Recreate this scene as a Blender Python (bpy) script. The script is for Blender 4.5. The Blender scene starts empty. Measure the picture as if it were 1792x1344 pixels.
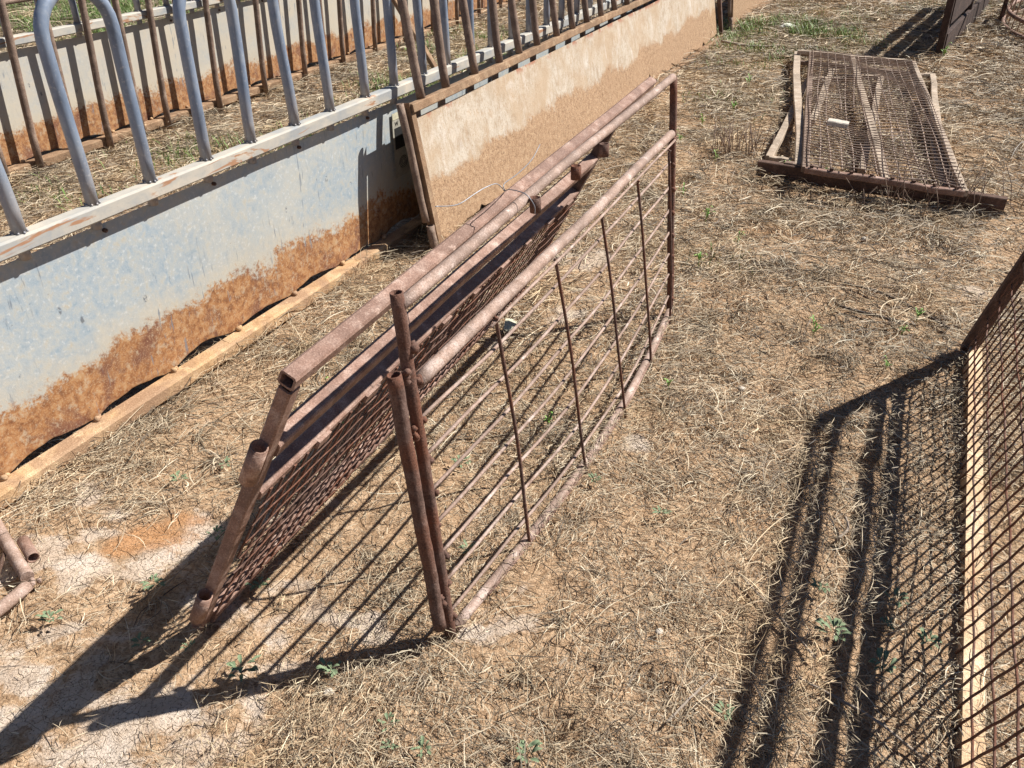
import bpy, math, random
import numpy as np
from mathutils import Vector, Matrix
random.seed(7); RNG = np.random.default_rng(11)
R_ = math.radians

# ------------------------------------------------------------------ camera, sky, sun, exposure
scene = bpy.context.scene
col = scene.collection
cam_d = bpy.data.cameras.new('camera'); cam = bpy.data.objects.new('camera', cam_d); col.objects.link(cam)
cam.location = (0, 0, 1.65); cam.rotation_euler = (R_(90-32), 0, 0)
cam_d.sensor_width = 36; cam_d.lens = 36*1500/1792; cam_d.clip_end = 600; cam_d.clip_start = .05
scene.camera = cam
SUN_EL, SUN_AZ = 46.3, 71            # azimuth from +Y towards +X
world = bpy.data.worlds.new('World'); scene.world = world; world.use_nodes = True
wn = world.node_tree; bg = wn.nodes['Background']
sky = wn.nodes.new('ShaderNodeTexSky'); sky.sky_type = 'NISHITA'; sky.sun_disc = False
sky.altitude = 2500; sky.air_density = .8; sky.dust_density = .1; sky.sun_elevation = R_(SUN_EL); sky.sun_rotation = R_(SUN_AZ)
wn.links.new(sky.outputs[0], bg.inputs[0]); bg.inputs[1].default_value = .05
sd = bpy.data.lights.new('sun', 'SUN'); sd.energy = 5.0; sd.angle = R_(.5); sd.color = (1, .955, .88)
sun = bpy.data.objects.new('sun', sd); col.objects.link(sun)
sdir = Vector((math.sin(R_(SUN_AZ))*math.cos(R_(SUN_EL)), math.cos(R_(SUN_AZ))*math.cos(R_(SUN_EL)), math.sin(R_(SUN_EL))))
sun.rotation_euler = sdir.to_track_quat('Z', 'Y').to_euler(); sun.location = (4, 2, 6)
scene.view_settings.view_transform = 'Standard'; scene.view_settings.look = 'None'
scene.view_settings.exposure = 0.72; scene.view_settings.gamma = 1
scene.cycles.max_bounces = 5; scene.cycles.diffuse_bounces = 3

# ------------------------------------------------------------------ numpy value noise
def _h(ix, iy, s):
    n = (ix.astype(np.int64)*374761393 + iy.astype(np.int64)*668265263 + s*974711) & 0x7fffffff
    n = ((n ^ (n >> 13))*1274126177) & 0x7fffffff
    return ((n ^ (n >> 16)) & 0xffff)/65535.
def vn(x, y, s=0):
    x = np.asarray(x, float); y = np.asarray(y, float)
    ix = np.floor(x); iy = np.floor(y); fx = x-ix; fy = y-iy
    fx = fx*fx*(3-2*fx); fy = fy*fy*(3-2*fy); ix = ix.astype(int); iy = iy.astype(int)
    a = _h(ix, iy, s); b = _h(ix+1, iy, s); c = _h(ix, iy+1, s); d = _h(ix+1, iy+1, s)
    return (a*(1-fx)+b*fx)*(1-fy)+(c*(1-fx)+d*fx)*fy
def fbm(x, y, s=0, o=3):
    t = 0; a = .5; n = 0
    for k in range(o): t = t+a*vn(x*2**k+k*7.3, y*2**k+k*3.1, s+k); n += a; a *= .5
    return t/n
PITS = [(0.94,2.63,0.035,0.035),(1.10,2.20,0.05,0.03),(0.30,1.33,0.04,0.03),(0.20,1.33,0.03,0.025),(0.11,1.18,0.05,0.03),(-0.68,1.21,0.03,0.02),(0.67,2.33,0.03,0.02),(0.33,1.69,0.04,0.02)]
def hgt(x, y):
    x = np.asarray(x, float); y = np.asarray(y, float); pit = 0
    for a, b, r, dd in PITS: pit = pit+dd*np.exp(-((x-a)**2+(y-b)**2)/r**2)-dd*.55*np.exp(-((x-a-r*1.5)**2+(y-b-r*.6)**2)/r**2)
    far = np.clip(1-(np.hypot(x, y-4)-9)/10, 0, 1)
    return ((fbm(x*1.1, y*1.1, 5)-.5)*.045+(fbm(x*7, y*7, 9)-.5)*.020+(fbm(x*19, y*19, 19)-.5)*.018)*far-.008-pit
# bare clay patches (x, y, rx, ry)
BARE = [(-1.23,1.97,0.12,0.1),(-1.39,1.77,0.12,0.08),(-1.04,1.44,0.22,0.1),(-0.85,1.92,0.1,0.05),(-0.49,1.57,0.1,0.05),(-0.07,1.46,0.11,0.07),(0.37,2.29,0.08,0.08),(0.35,2.13,0.06,0.05),(-0.37,1.51,0.08,0.04),(-1.14,1.38,0.2,0.1),(-0.84,1.61,0.08,0.05),(-0.54,1.37,0.1,0.04),(-0.08,2.95,0.09,0.08),(0.25,3.22,0.12,0.1),(-1.09,2.43,0.08,0.05),(-0.46,3.14,0.06,0.05),
        (.25,3.75,.3,.14),(5.4,7.2,.8,.9),(4.3,6.0,.4,.25),(-2.2,3.6,.35,.14),(-1.7,4.6,.45,.2),(-2.4,4.2,.3,.12),(2.6,3.6,.2,.1)]
ORANGE = [(-1.02,1.82,.15,.10,1.15),(-0.92,1.89,.09,.05),(-.02,1.62,.07,.04,.6),(1.3,4.1,.3,.12,.55),(.9,2.6,.2,.1,.5),(-1.9,4.0,.4,.12,.6),(2.2,5.0,.3,.2,.5),(1.0,3.3,.3,.2,.5),(.7,1.9,.2,.1,.5)]
GREEN = [(2.85,9.5,.75,.95,1.5),(2.3,8.7,.45,.6,.8),(3.4,10.4,.8,.6,.5),(-5.2,10.6,2.3,1.6,1.4),(-3.6,9.0,1.0,1.4,.9),(-2.6,10.2,1.5,1.5,.8),
         (-1.9,5.3,.5,.5,.45),(-1.3,5.6,.45,.6,.55),(-.8,6.9,.5,.9,.8),(-.4,8.6,.6,1.2,.8),(-2.45,4.6,.4,.3,.3),(1.6,6.6,.3,.5,.25),(.9,3.9,.25,.3,.15),
         (-1.6,4.1,.3,.3,.3),(2.0,7.6,.35,.8,.35),(4.6,11.2,1.5,.6,.3)]
def blobs(x, y, L, s=3):
    v = np.zeros(np.shape(x))
    wx = x+(fbm(x*9, y*9, s)-.5)*.16; wy = y+(fbm(x*9+50, y*9, s)-.5)*.16
    for b in L:
        d = np.hypot((wx-b[0])/b[2], (wy-b[1])/b[3]); v = np.maximum(v, np.clip(1.4-d, 0, 1)*(b[4] if len(b) > 4 else .95))
    return v
def leftbare(x, y):      # the left foreground is trodden bare
    w = (fbm(x*3, y*3, 17)-.5)*.5
    return np.clip((-.30-x+w+.25*(y-1.4))*2.4, 0, 1)*np.clip((2.12+w-y)*3, 0, 1)
def bare(x, y):
    v = blobs(x, y, BARE)
    left = leftbare(x, y)
    v = np.maximum(v, left*(.18+np.clip((fbm(x*4.5, y*4.5, 21)-.42)*4.0, 0, .62)))
    v = np.maximum(v, np.clip((fbm(x*2.6, y*2.6, 33)-.66)*6, 0, .7))
    return v*np.clip(.55+(fbm(x*14, y*14, 61)-.4)*2.2, .3, 1.05)

# ------------------------------------------------------------------ materials
def nt(name):
    m = bpy.data.materials.new(name); m.use_nodes = True; t = m.node_tree
    return m, t, t.nodes['Principled BSDF']
class N:
    def __init__(s, t): s.t = t; s.co = t.nodes.new('ShaderNodeTexCoord')
    def n(s, k, **kw):
        o = s.t.nodes.new(k)
        for a, b in kw.items(): setattr(o, a, b)
        return o
    def link(s, a, b): s.t.links.new(a, b)
    def map(s, src, sc=(1,1,1), loc=(0,0,0)):
        m = s.n('ShaderNodeMapping'); m.inputs['Scale'].default_value = sc; m.inputs['Location'].default_value = loc
        s.link(src, m.inputs[0]); return m.outputs[0]
    def noise(s, vec, sc, det=4, rough=.55, dist=0):
        o = s.n('ShaderNodeTexNoise'); o.inputs['Scale'].default_value = sc; o.inputs['Detail'].default_value = det
        o.inputs['Roughness'].default_value = rough; o.inputs['Distortion'].default_value = dist
        s.link(vec, o.inputs['Vector']); return o.outputs['Fac']
    def ramp(s, fac, stops, interp='LINEAR'):
        r = s.n('ShaderNodeValToRGB'); r.color_ramp.interpolation = interp; e = r.color_ramp.elements
        while len(e) < len(stops): e.new(.5)
        for k, (p, c) in enumerate(stops):
            e[k].position = p; e[k].color = (*c, 1) if isinstance(c, tuple) else (c, c, c, 1)
        s.link(fac, r.inputs[0]); return r.outputs[0]
    def mix(s, f, a, b, mode='MIX'):
        m = s.n('ShaderNodeMix', data_type='RGBA', blend_type=mode)
        for sock, v in ((m.inputs[0], f), (m.inputs[6], a), (m.inputs[7], b)):
            if hasattr(v, 'is_linked') or hasattr(v, 'links'): s.link(v, sock)
            elif isinstance(v, tuple): sock.default_value = (*v, 1)
            else: sock.default_value = v
        return m.outputs[2]
    def math(s, op, a, b=None, c=None, clamp=False):
        m = s.n('ShaderNodeMath', operation=op, use_clamp=clamp)
        for k, v in enumerate((a, b, c)):
            if v is None: continue
            if isinstance(v, (int, float)): m.inputs[k].default_value = v
            else: s.link(v, m.inputs[k])
        return m.outputs[0]
    def bump(s, h, bsdf, st=.3, d=.01):
        b = s.n('ShaderNodeBump'); b.inputs['Strength'].default_value = st; b.inputs['Distance'].default_value = d
        s.link(h, b.inputs['Height']); s.link(b.outputs[0], bsdf.inputs['Normal'])
    def attr(s, name):
        a = s.n('ShaderNodeAttribute'); a.attribute_name = name; return a.outputs['Fac']

def rust_metal(name, dark, mid, light, rough=.8, sc=22, grime=None):
    m, t, b = nt(name); k = N(t); v = k.co.outputs['Object']
    n1 = k.noise(v, sc, 5, .65, .3); n2 = k.noise(v, 6, 4, .6, .6); n3 = k.noise(v, 260, 3, .6)
    c = k.ramp(n1, [(.28, dark), (.48, mid), (.72, light)])
    c = k.mix(k.ramp(n2, [(.42, 0.), (.60, .85)]), c, grime or tuple(x*.62 for x in mid))
    c = k.mix(k.ramp(k.noise(v, 11, 5, .75), [(.60, 0.), (.66, .7)]), c, tuple(min(1, x*1.15) for x in light))
    c = k.mix(k.ramp(n3, [(.38, .55), (.5, 0.)]), c, tuple(x*.45 for x in mid))
    c = k.mix(k.ramp(n3, [(.58, 0.), (.72, .5)]), c, tuple(min(1, x*1.3) for x in light))
    k.link(c, b.inputs['Base Color']); b.inputs['Roughness'].default_value = rough
    b.inputs['Specular IOR Level'].default_value = .35
    k.bump(k.math('ADD', k.math('MULTIPLY', n3, .5), k.noise(v, 90, 4, .7)), b, .55, .004)
    return m
M = {}
M['red_rust'] = rust_metal('red_rusty_steel', (.16,.085,.06), (.31,.185,.14), (.49,.36,.30), .7)
M['tan_rust'] = rust_metal('tan_rusty_steel', (.23,.145,.105), (.39,.27,.215), (.57,.46,.41), .7)
M['dark_rust'] = rust_metal('dark_rusty_steel', (.06,.035,.028), (.13,.075,.055), (.22,.14,.11), .9)
M['shade_dark_rust'] = rust_metal('shade_darkened_steel', (.03,.018,.015), (.06,.035,.028), (.11,.07,.055), .9)  # darker copy of the dark rust: shade on the far gate painted in
M['brown_pipe'] = rust_metal('brown_weathered_pipe', (.14,.09,.065), (.24,.165,.125), (.36,.27,.21), .85)
M['post_rust'] = rust_metal('pitted_post_steel', (.055,.032,.025), (.12,.07,.055), (.22,.145,.12), .9, 30, (.17,.065,.035))
M['bright_orange'] = rust_metal('bright_orange_rust', (.42,.27,.15), (.61,.43,.27), (.73,.58,.41), .85, 20, (.50,.33,.19))
M['orange_rust'] = rust_metal('orange_rusty_steel', (.28,.155,.075), (.52,.335,.18), (.66,.49,.31), .85, 9, (.31,.19,.12))
M['wood_tan'] = rust_metal('mud_stained_steel', (.19,.11,.06), (.32,.20,.12), (.47,.34,.22), .9, 18)
M['pale_rail'] = rust_metal('pale_steel', (.33,.25,.18), (.46,.36,.27), (.58,.49,.40), .75, 18)

M['mesh_tan'] = rust_metal('tan_rusty_wire', (.30,.20,.15), (.44,.32,.25), (.58,.47,.40), .7)
def galv_pipe():
    m, t, b = nt('galvanised_pipe'); k = N(t); v = k.co.outputs['Object']
    n1 = k.noise(k.map(v, (1,1,.35)), 16, 4, .6, .5); n2 = k.noise(v, 90, 3, .6); sp = k.n('ShaderNodeSeparateXYZ'); k.link(v, sp.inputs[0])
    c = k.ramp(n1, [(.3, (.13,.17,.24)), (.52, (.22,.275,.37)), (.72, (.36,.40,.45))])
    low = k.math('MULTIPLY', k.ramp(sp.outputs[2], [(.72, 1.), (.93, 0.)]), k.ramp(n1, [(.3, .25), (.6, .9)]))
    c = k.mix(low, c, (.36,.31,.27))
    c = k.mix(k.ramp(n2, [(.58, 0.), (.72, .45)]), c, (.52,.53,.53))
    k.link(c, b.inputs['Base Color']); b.inputs['Metallic'].default_value = .25; b.inputs['Roughness'].default_value = .5
    k.bump(n2, b, .15, .002); return m
M['galv_pipe'] = galv_pipe()
def galv_rail():
    m, t, b = nt('galvanised_rail'); k = N(t); v = k.co.outputs['Object']
    n1 = k.noise(k.map(v, (.6,1,1)), 12, 4, .6, .4); n2 = k.noise(v, 120, 3, .6); n3 = k.noise(k.map(v, (2.6, 6, 14)), 1.6, 4, .6, .6)
    c = k.ramp(n1, [(.3, (.29,.31,.33)), (.5, (.42,.40,.36)), (.7, (.54,.48,.40))])
    c = k.mix(k.ramp(n3, [(.60, 0.), (.64, .85)]), c, (.36,.17,.08))
    c = k.mix(k.ramp(n2, [(.62, 0.), (.72, .4)]), c, (.3,.27,.24))
    k.link(c, b.inputs['Base Color']); b.inputs['Roughness'].default_value = .8; b.inputs['Specular IOR Level'].default_value = .2
    k.bump(n2, b, .15, .002); return m
M['galv_rail'] = galv_rail()

def sheet_mat(name, kind):
    m, t, b = nt(name); k = N(t); v = k.co.outputs['Object']
    sp = k.n('ShaderNodeSeparateXYZ'); k.link(v, sp.inputs[0]); z = sp.outputs[2]
    fine = k.noise(v, 150, 4, .7); med = k.noise(v, 34, 5, .65, .4); big = k.noise(v, 3.2, 4, .6, .4)
    streak = k.noise(k.map(v, (38, 1, 3.2)), 1., 4, .7, .3)
    if kind in ('galv', 'cream'):
        c = k.ramp(med, [(.3, (.27,.345,.41)), (.45, (.35,.41,.455)), (.58, (.42,.445,.44)), (.72, (.45,.42,.35))])
        c = k.mix(k.ramp(big, [(.42, 0.), (.64, .6)]), c, (.50,.485,.43))
        c = k.mix(k.ramp(fine, [(.56, 0.), (.70, .55)]), c, (.25,.32,.40))
        c = k.mix(k.ramp(k.noise(v, 75, 3, .6), [(.58, 0.), (.68, .6)]), c, (.58,.60,.60))
        if kind == 'cream': c = k.mix(k.ramp(big, [(.3, .45), (.6, .9)]), c, (.52,.46,.37))
        # worn pale zone just above the rust and a rust tide line that wanders
        edge = k.math('ADD', k.math('MULTIPLY', k.noise(v, 3.0, 7, .66, .2), .36), k.math('MULTIPLY', k.noise(v, 55, 4, .8), .17))
        h = k.math('SUBTRACT', z, k.math('ADD', edge, -.035))
        c = k.mix(k.ramp(h, [(0., .75), (.14, 0.)]), c, (.52,.46,.36))
        rust = k.ramp(med, [(.28, (.15,.06,.03)), (.42, (.27,.115,.045)), (.55, (.40,.20,.085)), (.72, (.47,.31,.17))])
        rust = k.mix(k.ramp(k.noise(v, 7, 4, .6, .5), [(.54, 0.), (.66, .8)]), rust, (.16,.065,.045))
        rust = k.mix(k.ramp(fine, [(.5, 0.), (.66, .6)]), rust, (.52,.37,.23))
        rust = k.mix(k.ramp(k.noise(v, 24, 5, .75), [(.56, 0.), (.64, .55)]), rust, (.50,.42,.31))
        rust = k.mix(k.ramp(k.noise(v, 13, 4, .7), [(.30, .75), (.40, 0.)]), rust, (.13,.055,.04))
        c = k.mix(k.ramp(h, [(-.03, 1.), (-.005, .8), (.03, 0.)]), c, rust)
        dots = k.n('ShaderNodeTexVoronoi'); dots.inputs['Scale'].default_value = 9; k.link(k.map(v, (1,1,.6)), dots.inputs['Vector'])
        scf = k.math('MULTIPLY', k.ramp(k.noise(k.map(v, (55, 1, 7)), 1., 3, .6, .2), [(.61, 0.), (.65, 1.)]), k.ramp(k.noise(v, 2.2, 3, .5), [(.50, 0.), (.58, .75)]))
        c = k.mix(scf, c, (.17,.20,.24))
        spk = k.math('MULTIPLY', k.ramp(k.noise(v, 95, 4, .75), [(.66, 0.), (.69, .9)]), k.ramp(k.noise(v, 5, 3, .6), [(.52, 0.), (.62, 1.)]))
        c = k.mix(spk, c, (.15,.13,.12))
        c = k.mix(k.math('MULTIPLY', k.ramp(dots.outputs['Distance'], [(.06, 1.), (.09, 0.)]), k.ramp(k.noise(v, 60, 3, .7), [(.5, 0.), (.55, .8)])), c, (.12,.13,.15))
        k.bump(k.math('ADD', k.math('MULTIPLY', med, .6), fine), b, .25, .003)
    else:
        up = k.ramp(k.noise(k.map(v, (1,1,.7)), 15, 6, .75, .5), [(.28, (.25,.18,.12)), (.42, (.42,.34,.255)), (.58, (.53,.47,.39)), (.75, (.46,.33,.21))])
        up = k.mix(k.ramp(streak, [(.52, 0.), (.7, .25)]), up, (.60,.56,.49))
        up = k.mix(k.ramp(k.noise(k.map(v, (1,1,.5)), 95, 4, .75), [(.56, 0.), (.62, .7)]), up, (.33,.22,.14))
        up = k.mix(k.ramp(big, [(.42, 0.), (.62, .7)]), up, (.43,.31,.20))
        up = k.mix(k.ramp(k.noise(k.map(v, (1,1,.6)), 7, 5, .7, .4), [(.54, 0.), (.66, .7)]), up, (.40,.29,.19))
        up = k.mix(k.ramp(k.noise(k.map(v, (1,1,.6)), 6, 5, .7, .4), [(.30, .6), (.44, 0.)]), up, (.64,.60,.55))
        up = k.mix(k.ramp(fine, [(.54, 0.), (.64, .65)]), up, (.28,.18,.11))
        lo = k.ramp(med, [(.3, (.25,.15,.08)), (.5, (.39,.245,.14)), (.72, (.50,.35,.22))])
        lo = k.mix(k.ramp(fine, [(.38, .8), (.5, 0.)]), lo, (.14,.08,.045))
        lo = k.mix(k.ramp(fine, [(.55, 0.), (.68, .6)]), lo, (.52,.38,.24))
        edge = k.math('ADD', k.math('ADD', k.math('MULTIPLY', k.noise(v, 2.4, 7, .66, .2), .42), k.math('MULTIPLY', k.noise(v, 60, 4, .8), .12)), .04)
        h = k.math('SUBTRACT', z, edge)
        c = k.mix(k.ramp(h, [(-.03, 1.), (0., .8), (.035, 0.)]), up, lo)
        top = k.math('MULTIPLY', k.ramp(z, [(.585, 0.), (.61, 1.)]), k.ramp(k.noise(v, 7, 3, .6), [(.5, 0.), (.56, .9)]))
        c = k.mix(top, c, (.34,.15,.09))
        k.bump(k.math('ADD', streak, fine), b, .5, .005)
    k.link(c, b.inputs['Base Color']); b.inputs['Roughness'].default_value = .6 if kind != 'mud' else .85
    b.inputs['Metallic'].default_value = .08 if kind != 'mud' else 0
    return m
M['galv_sheet'] = sheet_mat('galvanised_sheet_with_rust_tide', 'galv')
M['cream_sheet'] = sheet_mat('cream_stained_sheet_with_rust_tide', 'cream')
M['mud_sheet'] = sheet_mat('mud_caked_sheet', 'mud')

def plain(name, c, rough=.7, metal=0):
    m, t, b = nt(name); k = N(t); n1 = k.noise(k.co.outputs['Object'], 60, 4, .6)
    k.link(k.ramp(n1, [(.3, tuple(x*.75 for x in c)), (.7, tuple(min(1, x*1.15) for x in c))]), b.inputs['Base Color'])
    b.inputs['Roughness'].default_value = rough; b.inputs['Metallic'].default_value = metal; return m
M['wire'] = plain('grey_wire', (.30,.31,.34), .45, .5)
M['white'] = plain('weathered_white', (.70,.68,.62))
M['label_grey'] = plain('shaded_label', (.36,.34,.29))  # label colour darkened to stand in for the shade over it
M['black'] = plain('black_print', (.012,.012,.013))
M['cream'] = plain('lit_label_and_leaf_cream', (.55,.52,.38))  # lit part of the label as a colour; also the leaf
M['weed'] = plain('weed_leaf', (.15,.21,.09), .7)
M['stick'] = plain('grey_stick', (.33,.27,.22), .9)
M['dark_stick'] = plain('dark_stick', (.10,.075,.06), .9)
M['stone'] = plain('pale_stone', (.55,.49,.42), .9)

def straw_mat():
    m, t, b = nt('dry_straw'); k = N(t); g = k.n('ShaderNodeNewGeometry'); r = g.outputs['Random Per Island']
    v = k.co.outputs['Object']
    c = k.ramp(r, [(0., (.05,.038,.028)), (.14, (.14,.105,.075)), (.3, (.27,.21,.15)), (.5, (.44,.35,.24)), (.72, (.53,.435,.305)), (.92, (.63,.53,.38)), (1., (.78,.70,.54))])
    p = k.noise(v, 1.1, 4, .6, .5)
    c = k.mix(k.ramp(p, [(.45, 0.), (.6, .8)]), c, k.mix(1., c, (.66,.66,.66), 'MULTIPLY'))
    c = k.mix(k.ramp(k.noise(v, 2.3, 3, .6), [(.5, 0.), (.66, .55)]), c, k.mix(1., c, (1.12,.93,.68), 'MULTIPLY'))
    k.link(c, b.inputs['Base Color']); b.inputs['Roughness'].default_value = .6; b.inputs['Specular IOR Level'].default_value = .35
    return m
M['straw'] = straw_mat()
def grass_mat():
    m, t, b = nt('green_grass'); k = N(t); g = k.n('ShaderNodeNewGeometry')
    c = k.ramp(g.outputs['Random Per Island'], [(0., (.06,.12,.02)), (.5, (.14,.26,.05)), (.85, (.26,.36,.11)), (1., (.36,.34,.18))])
    k.link(c, b.inputs['Base Color']); b.inputs['Roughness'].default_value = .55; return m
M['grass'] = grass_mat()
def ground_mat():
    m, t, b = nt('dry_clay_and_chaff'); k = N(t); v = k.co.outputs['Object']
    ba = k.attr('bare'); og = k.attr('orange'); gr = k.attr('green')
    f1 = k.noise(v, 170, 4, .7); f2 = k.noise(v, 45, 5, .7, .8); f3 = k.noise(v, 9, 4, .6, .5); f4 = k.noise(v, 420, 2, .6)
    earth = k.ramp(f2, [(.28, (.12,.072,.042)), (.43, (.34,.215,.125)), (.56, (.53,.365,.23)), (.72, (.66,.50,.35))])
    earth = k.mix(k.ramp(f3, [(.45, 0.), (.62, .5)]), earth, (.50,.33,.20))
    clay = k.ramp(f3, [(.3, (.46,.34,.25)), (.5, (.57,.46,.365)), (.7, (.66,.57,.49))])
    clay = k.mix(k.ramp(f2, [(.55, 0.), (.72, .55)]), clay, (.50,.37,.25))
    w = k.n('ShaderNodeVectorMath', operation='ADD'); nn = k.n('ShaderNodeTexNoise'); nn.inputs['Scale'].default_value = 22
    sc = k.n('ShaderNodeVectorMath', operation='SCALE'); sc.inputs['Scale'].default_value = .035
    k.link(v, nn.inputs['Vector']); k.link(nn.outputs['Color'], sc.inputs[0]); k.link(v, w.inputs[0]); k.link(sc.outputs[0], w.inputs[1])
    vo = k.n('ShaderNodeTexVoronoi', feature='DISTANCE_TO_EDGE'); vo.inputs['Scale'].default_value = 42; k.link(w.outputs[0], vo.inputs['Vector'])
    crack = k.ramp(vo.outputs['Distance'], [(.0, 0.), (.035, 1.)])
    crack = k.math('MAXIMUM', crack, k.ramp(k.noise(v, 12, 3, .6), [(.40, 1.), (.50, 0.)]))
    clay = k.mix(crack, (.30,.21,.145), clay)
    msk = k.ramp(k.math('ADD', ba, k.math('MULTIPLY', k.math('SUBTRACT', f2, .5), .9)), [(.38, 0.), (.62, 1.)])
    c = k.mix(msk, earth, clay)
    c = k.mix(k.ramp(k.math('ADD', og, k.math('MULTIPLY', k.math('SUBTRACT', f2, .5), 1.2)), [(.42, 0.), (.9, .72)]), c,
              k.ramp(f1, [(.3, (.30,.12,.045)), (.6, (.52,.26,.11)), (.75, (.62,.42,.25))]))
    c = k.mix(k.math('MULTIPLY', gr, .5), c, (.16,.16,.07))
    c = k.mix(k.ramp(f1, [(.34, .9), (.46, 0.)]), c, (.10,.068,.042))
    c = k.mix(k.ramp(f4, [(.6, 0.), (.72, .6)]), c, (.66,.55,.40))
    k.link(c, b.inputs['Base Color']); b.inputs['Roughness'].default_value = .95; b.inputs['Specular IOR Level'].default_value = .15
    h = k.math('ADD', k.math('MULTIPLY', f1, .5), k.math('ADD', f2, k.math('MULTIPLY', crack, .4)))
    k.bump(h, b, .75, .012); return m
M['ground'] = ground_mat()

# ------------------------------------------------------------------ mesh building
class MB:
    def __init__(s): s.v = []; s.f = []; s.sm = []
    def add(s, vs, fs, smooth=False):
        o = len(s.v); s.v += [tuple(p) for p in vs]
        for f in fs: s.f.append(tuple(i+o for i in f)); s.sm.append(smooth)
    def box(s, x0, x1, y0, y1, z0, z1, bev=0):
        c = [(x, y, z) for z in (z0, z1) for y in (y0, y1) for x in (x0, x1)]
        s.add(c, [(0,2,3,1),(4,5,7,6),(0,1,5,4),(2,6,7,3),(0,4,6,2),(1,3,7,5)])
    def _rings(s, pts, prof, up=None):
        pts = [Vector(p) for p in pts]; n = len(pts); rings = []; u = Vector(up) if up else None
        for i, p in enumerate(pts):
            d = (pts[min(i+1, n-1)]-pts[max(i-1, 0)]).normalized()
            if u is None: u = Vector((0,0,1)) if abs(d.z) < .9 else Vector((0,1,0))
            a = (u-d*u.dot(d))
            if a.length < 1e-5: a = d.orthogonal()
            a.normalize(); bb = d.cross(a); u = a
            rings.append([p+a*q[1]+bb*q[0] for q in prof])
        return rings
    def sweep(s, pts, prof, hollow=0, smooth=True, up=None, cap=True, wob=0):
        R = s._rings(pts, prof, up); m = len(prof); vs = []
        for r in R:
            w = 1+random.uniform(-wob, wob); c = sum(r, Vector())/m
            vs += [c+(p-c)*w for p in r]
        n = len(R); fs = [(i*m+j, i*m+(j+1) % m, (i+1)*m+(j+1) % m, (i+1)*m+j) for i in range(n-1) for j in range(m)]
        if hollow:
            R2 = s._rings(pts, [(q[0]*hollow, q[1]*hollow) for q in prof], up); o = len(vs)
            for r in R2: vs += r
            fs += [(o+i*m+j, o+(i+1)*m+j, o+(i+1)*m+(j+1) % m, o+i*m+(j+1) % m) for i in range(n-1) for j in range(m)]
            fs += [(j, o+j, o+(j+1) % m, (j+1) % m) for j in range(m)]
            e = (n-1)*m; fs += [(e+j, e+(j+1) % m, o+e+(j+1) % m, o+e+j) for j in range(m)]
        s.add(vs, fs, smooth)
        if not hollow and cap:
            o = len(s.v)-len(vs); s.f.append(tuple(o+j for j in range(m))[::-1]); s.f.append(tuple(o+(n-1)*m+j for j in range(m))); s.sm += [False, False]
    def tube(s, pts, r, n=10, hollow=0, wob=.0, up=None):
        s.sweep(pts, [(r*math.cos(2*math.pi*k/n), r*math.sin(2*math.pi*k/n)) for k in range(n)], hollow, True, up, True, wob)
    def rect(s, pts, w, h, hollow=0, up=(0,0,1), bev=.004):
        a, b = w/2, h/2; q = min(bev, a*.4, b*.4)
        prof = [(-a+q,-b),(a-q,-b),(a,-b+q),(a,b-q),(a-q,b),(-a+q,b),(-a,b-q),(-a,-b+q)]
        s.sweep(pts, prof, hollow, False, up)
    def ball(s, c, r, squash=1):
        c = Vector(c); vs = []; k = 6; L = 4
        for i in range(1, L):
            th = math.pi*i/L
            for j in range(k):
                ph = 2*math.pi*j/k; w = r*random.uniform(.8, 1.2)
                vs.append(c+Vector((w*math.sin(th)*math.cos(ph), w*math.sin(th)*math.sin(ph), w*math.cos(th)*squash)))
        vs += [c+Vector((0,0,r*squash)), c-Vector((0,0,r*squash))]; t = len(vs)-2
        fs = [(i*k+j, (i+1)*k+j, (i+1)*k+(j+1) % k, i*k+(j+1) % k) for i in range(L-2) for j in range(k)]
        fs += [(t, j, (j+1) % k) for j in range(k)]+[(t+1, (L-2)*k+(j+1) % k, (L-2)*k+j) for j in range(k)]
        s.add(vs, fs, True)
    def build(s, name, mat, parent=None, loc=None, rot=None):
        me = bpy.data.meshes.new(name); me.from_pydata([tuple(p) for p in s.v], [], s.f); me.update()
        me.polygons.foreach_set('use_smooth', s.sm); me.materials.append(mat if not isinstance(mat, str) else M[mat])
        o = bpy.data.objects.new(name, me); col.objects.link(o)
        if parent: o.parent = parent
        if loc: o.location = loc
        if rot: o.rotation_euler = rot
        return o
def tag(o, label=None, cat=None, group=None, kind=None):
    if label: o['label'] = label
    if cat: o['category'] = cat
    if group: o['group'] = group
    if kind: o['kind'] = kind
    return o
def thing(name, label, cat, loc, az=90, lean=0, group=None):
    """Empty at the base; local X runs along azimuth az, local Z up (leaning to the left of X), local Y left of X."""
    o = bpy.data.objects.new(name, None); o.empty_display_size = .2; col.objects.link(o)
    o.matrix_world = Matrix.Translation(loc) @ Matrix.Rotation(R_(90-az), 4, 'Z') @ Matrix.Rotation(R_(-lean), 4, 'X')
    return tag(o, label, cat, group)
def copy_tree(o, parent=None):
    c = o.copy(); col.objects.link(c)
    if parent: c.parent = parent
    for ch in list(o.children): copy_tree(ch, c)
    return c
def line(a, b, n=8, amp=.0, seed=None, bow=(0,0,0)):
    a = Vector(a); b = Vector(b); out = []; rr = random.Random(seed if seed is not None else random.random())
    off = Vector((0,0,0)); ph = [rr.uniform(0, 6.3) for _ in range(6)]
    for i in range(n+1):
        t = i/n; w = Vector([math.sin(ph[k]+t*(5+2*k))*amp for k in range(3)])+Vector([math.sin(ph[3+k]+t*(14+3*k))*amp*.35 for k in range(3)])
        e = math.sin(math.pi*t)
        out.append(a.lerp(b, t)+w*min(1, 6*t, 6*(1-t))+Vector(bow)*e)
    return out

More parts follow.
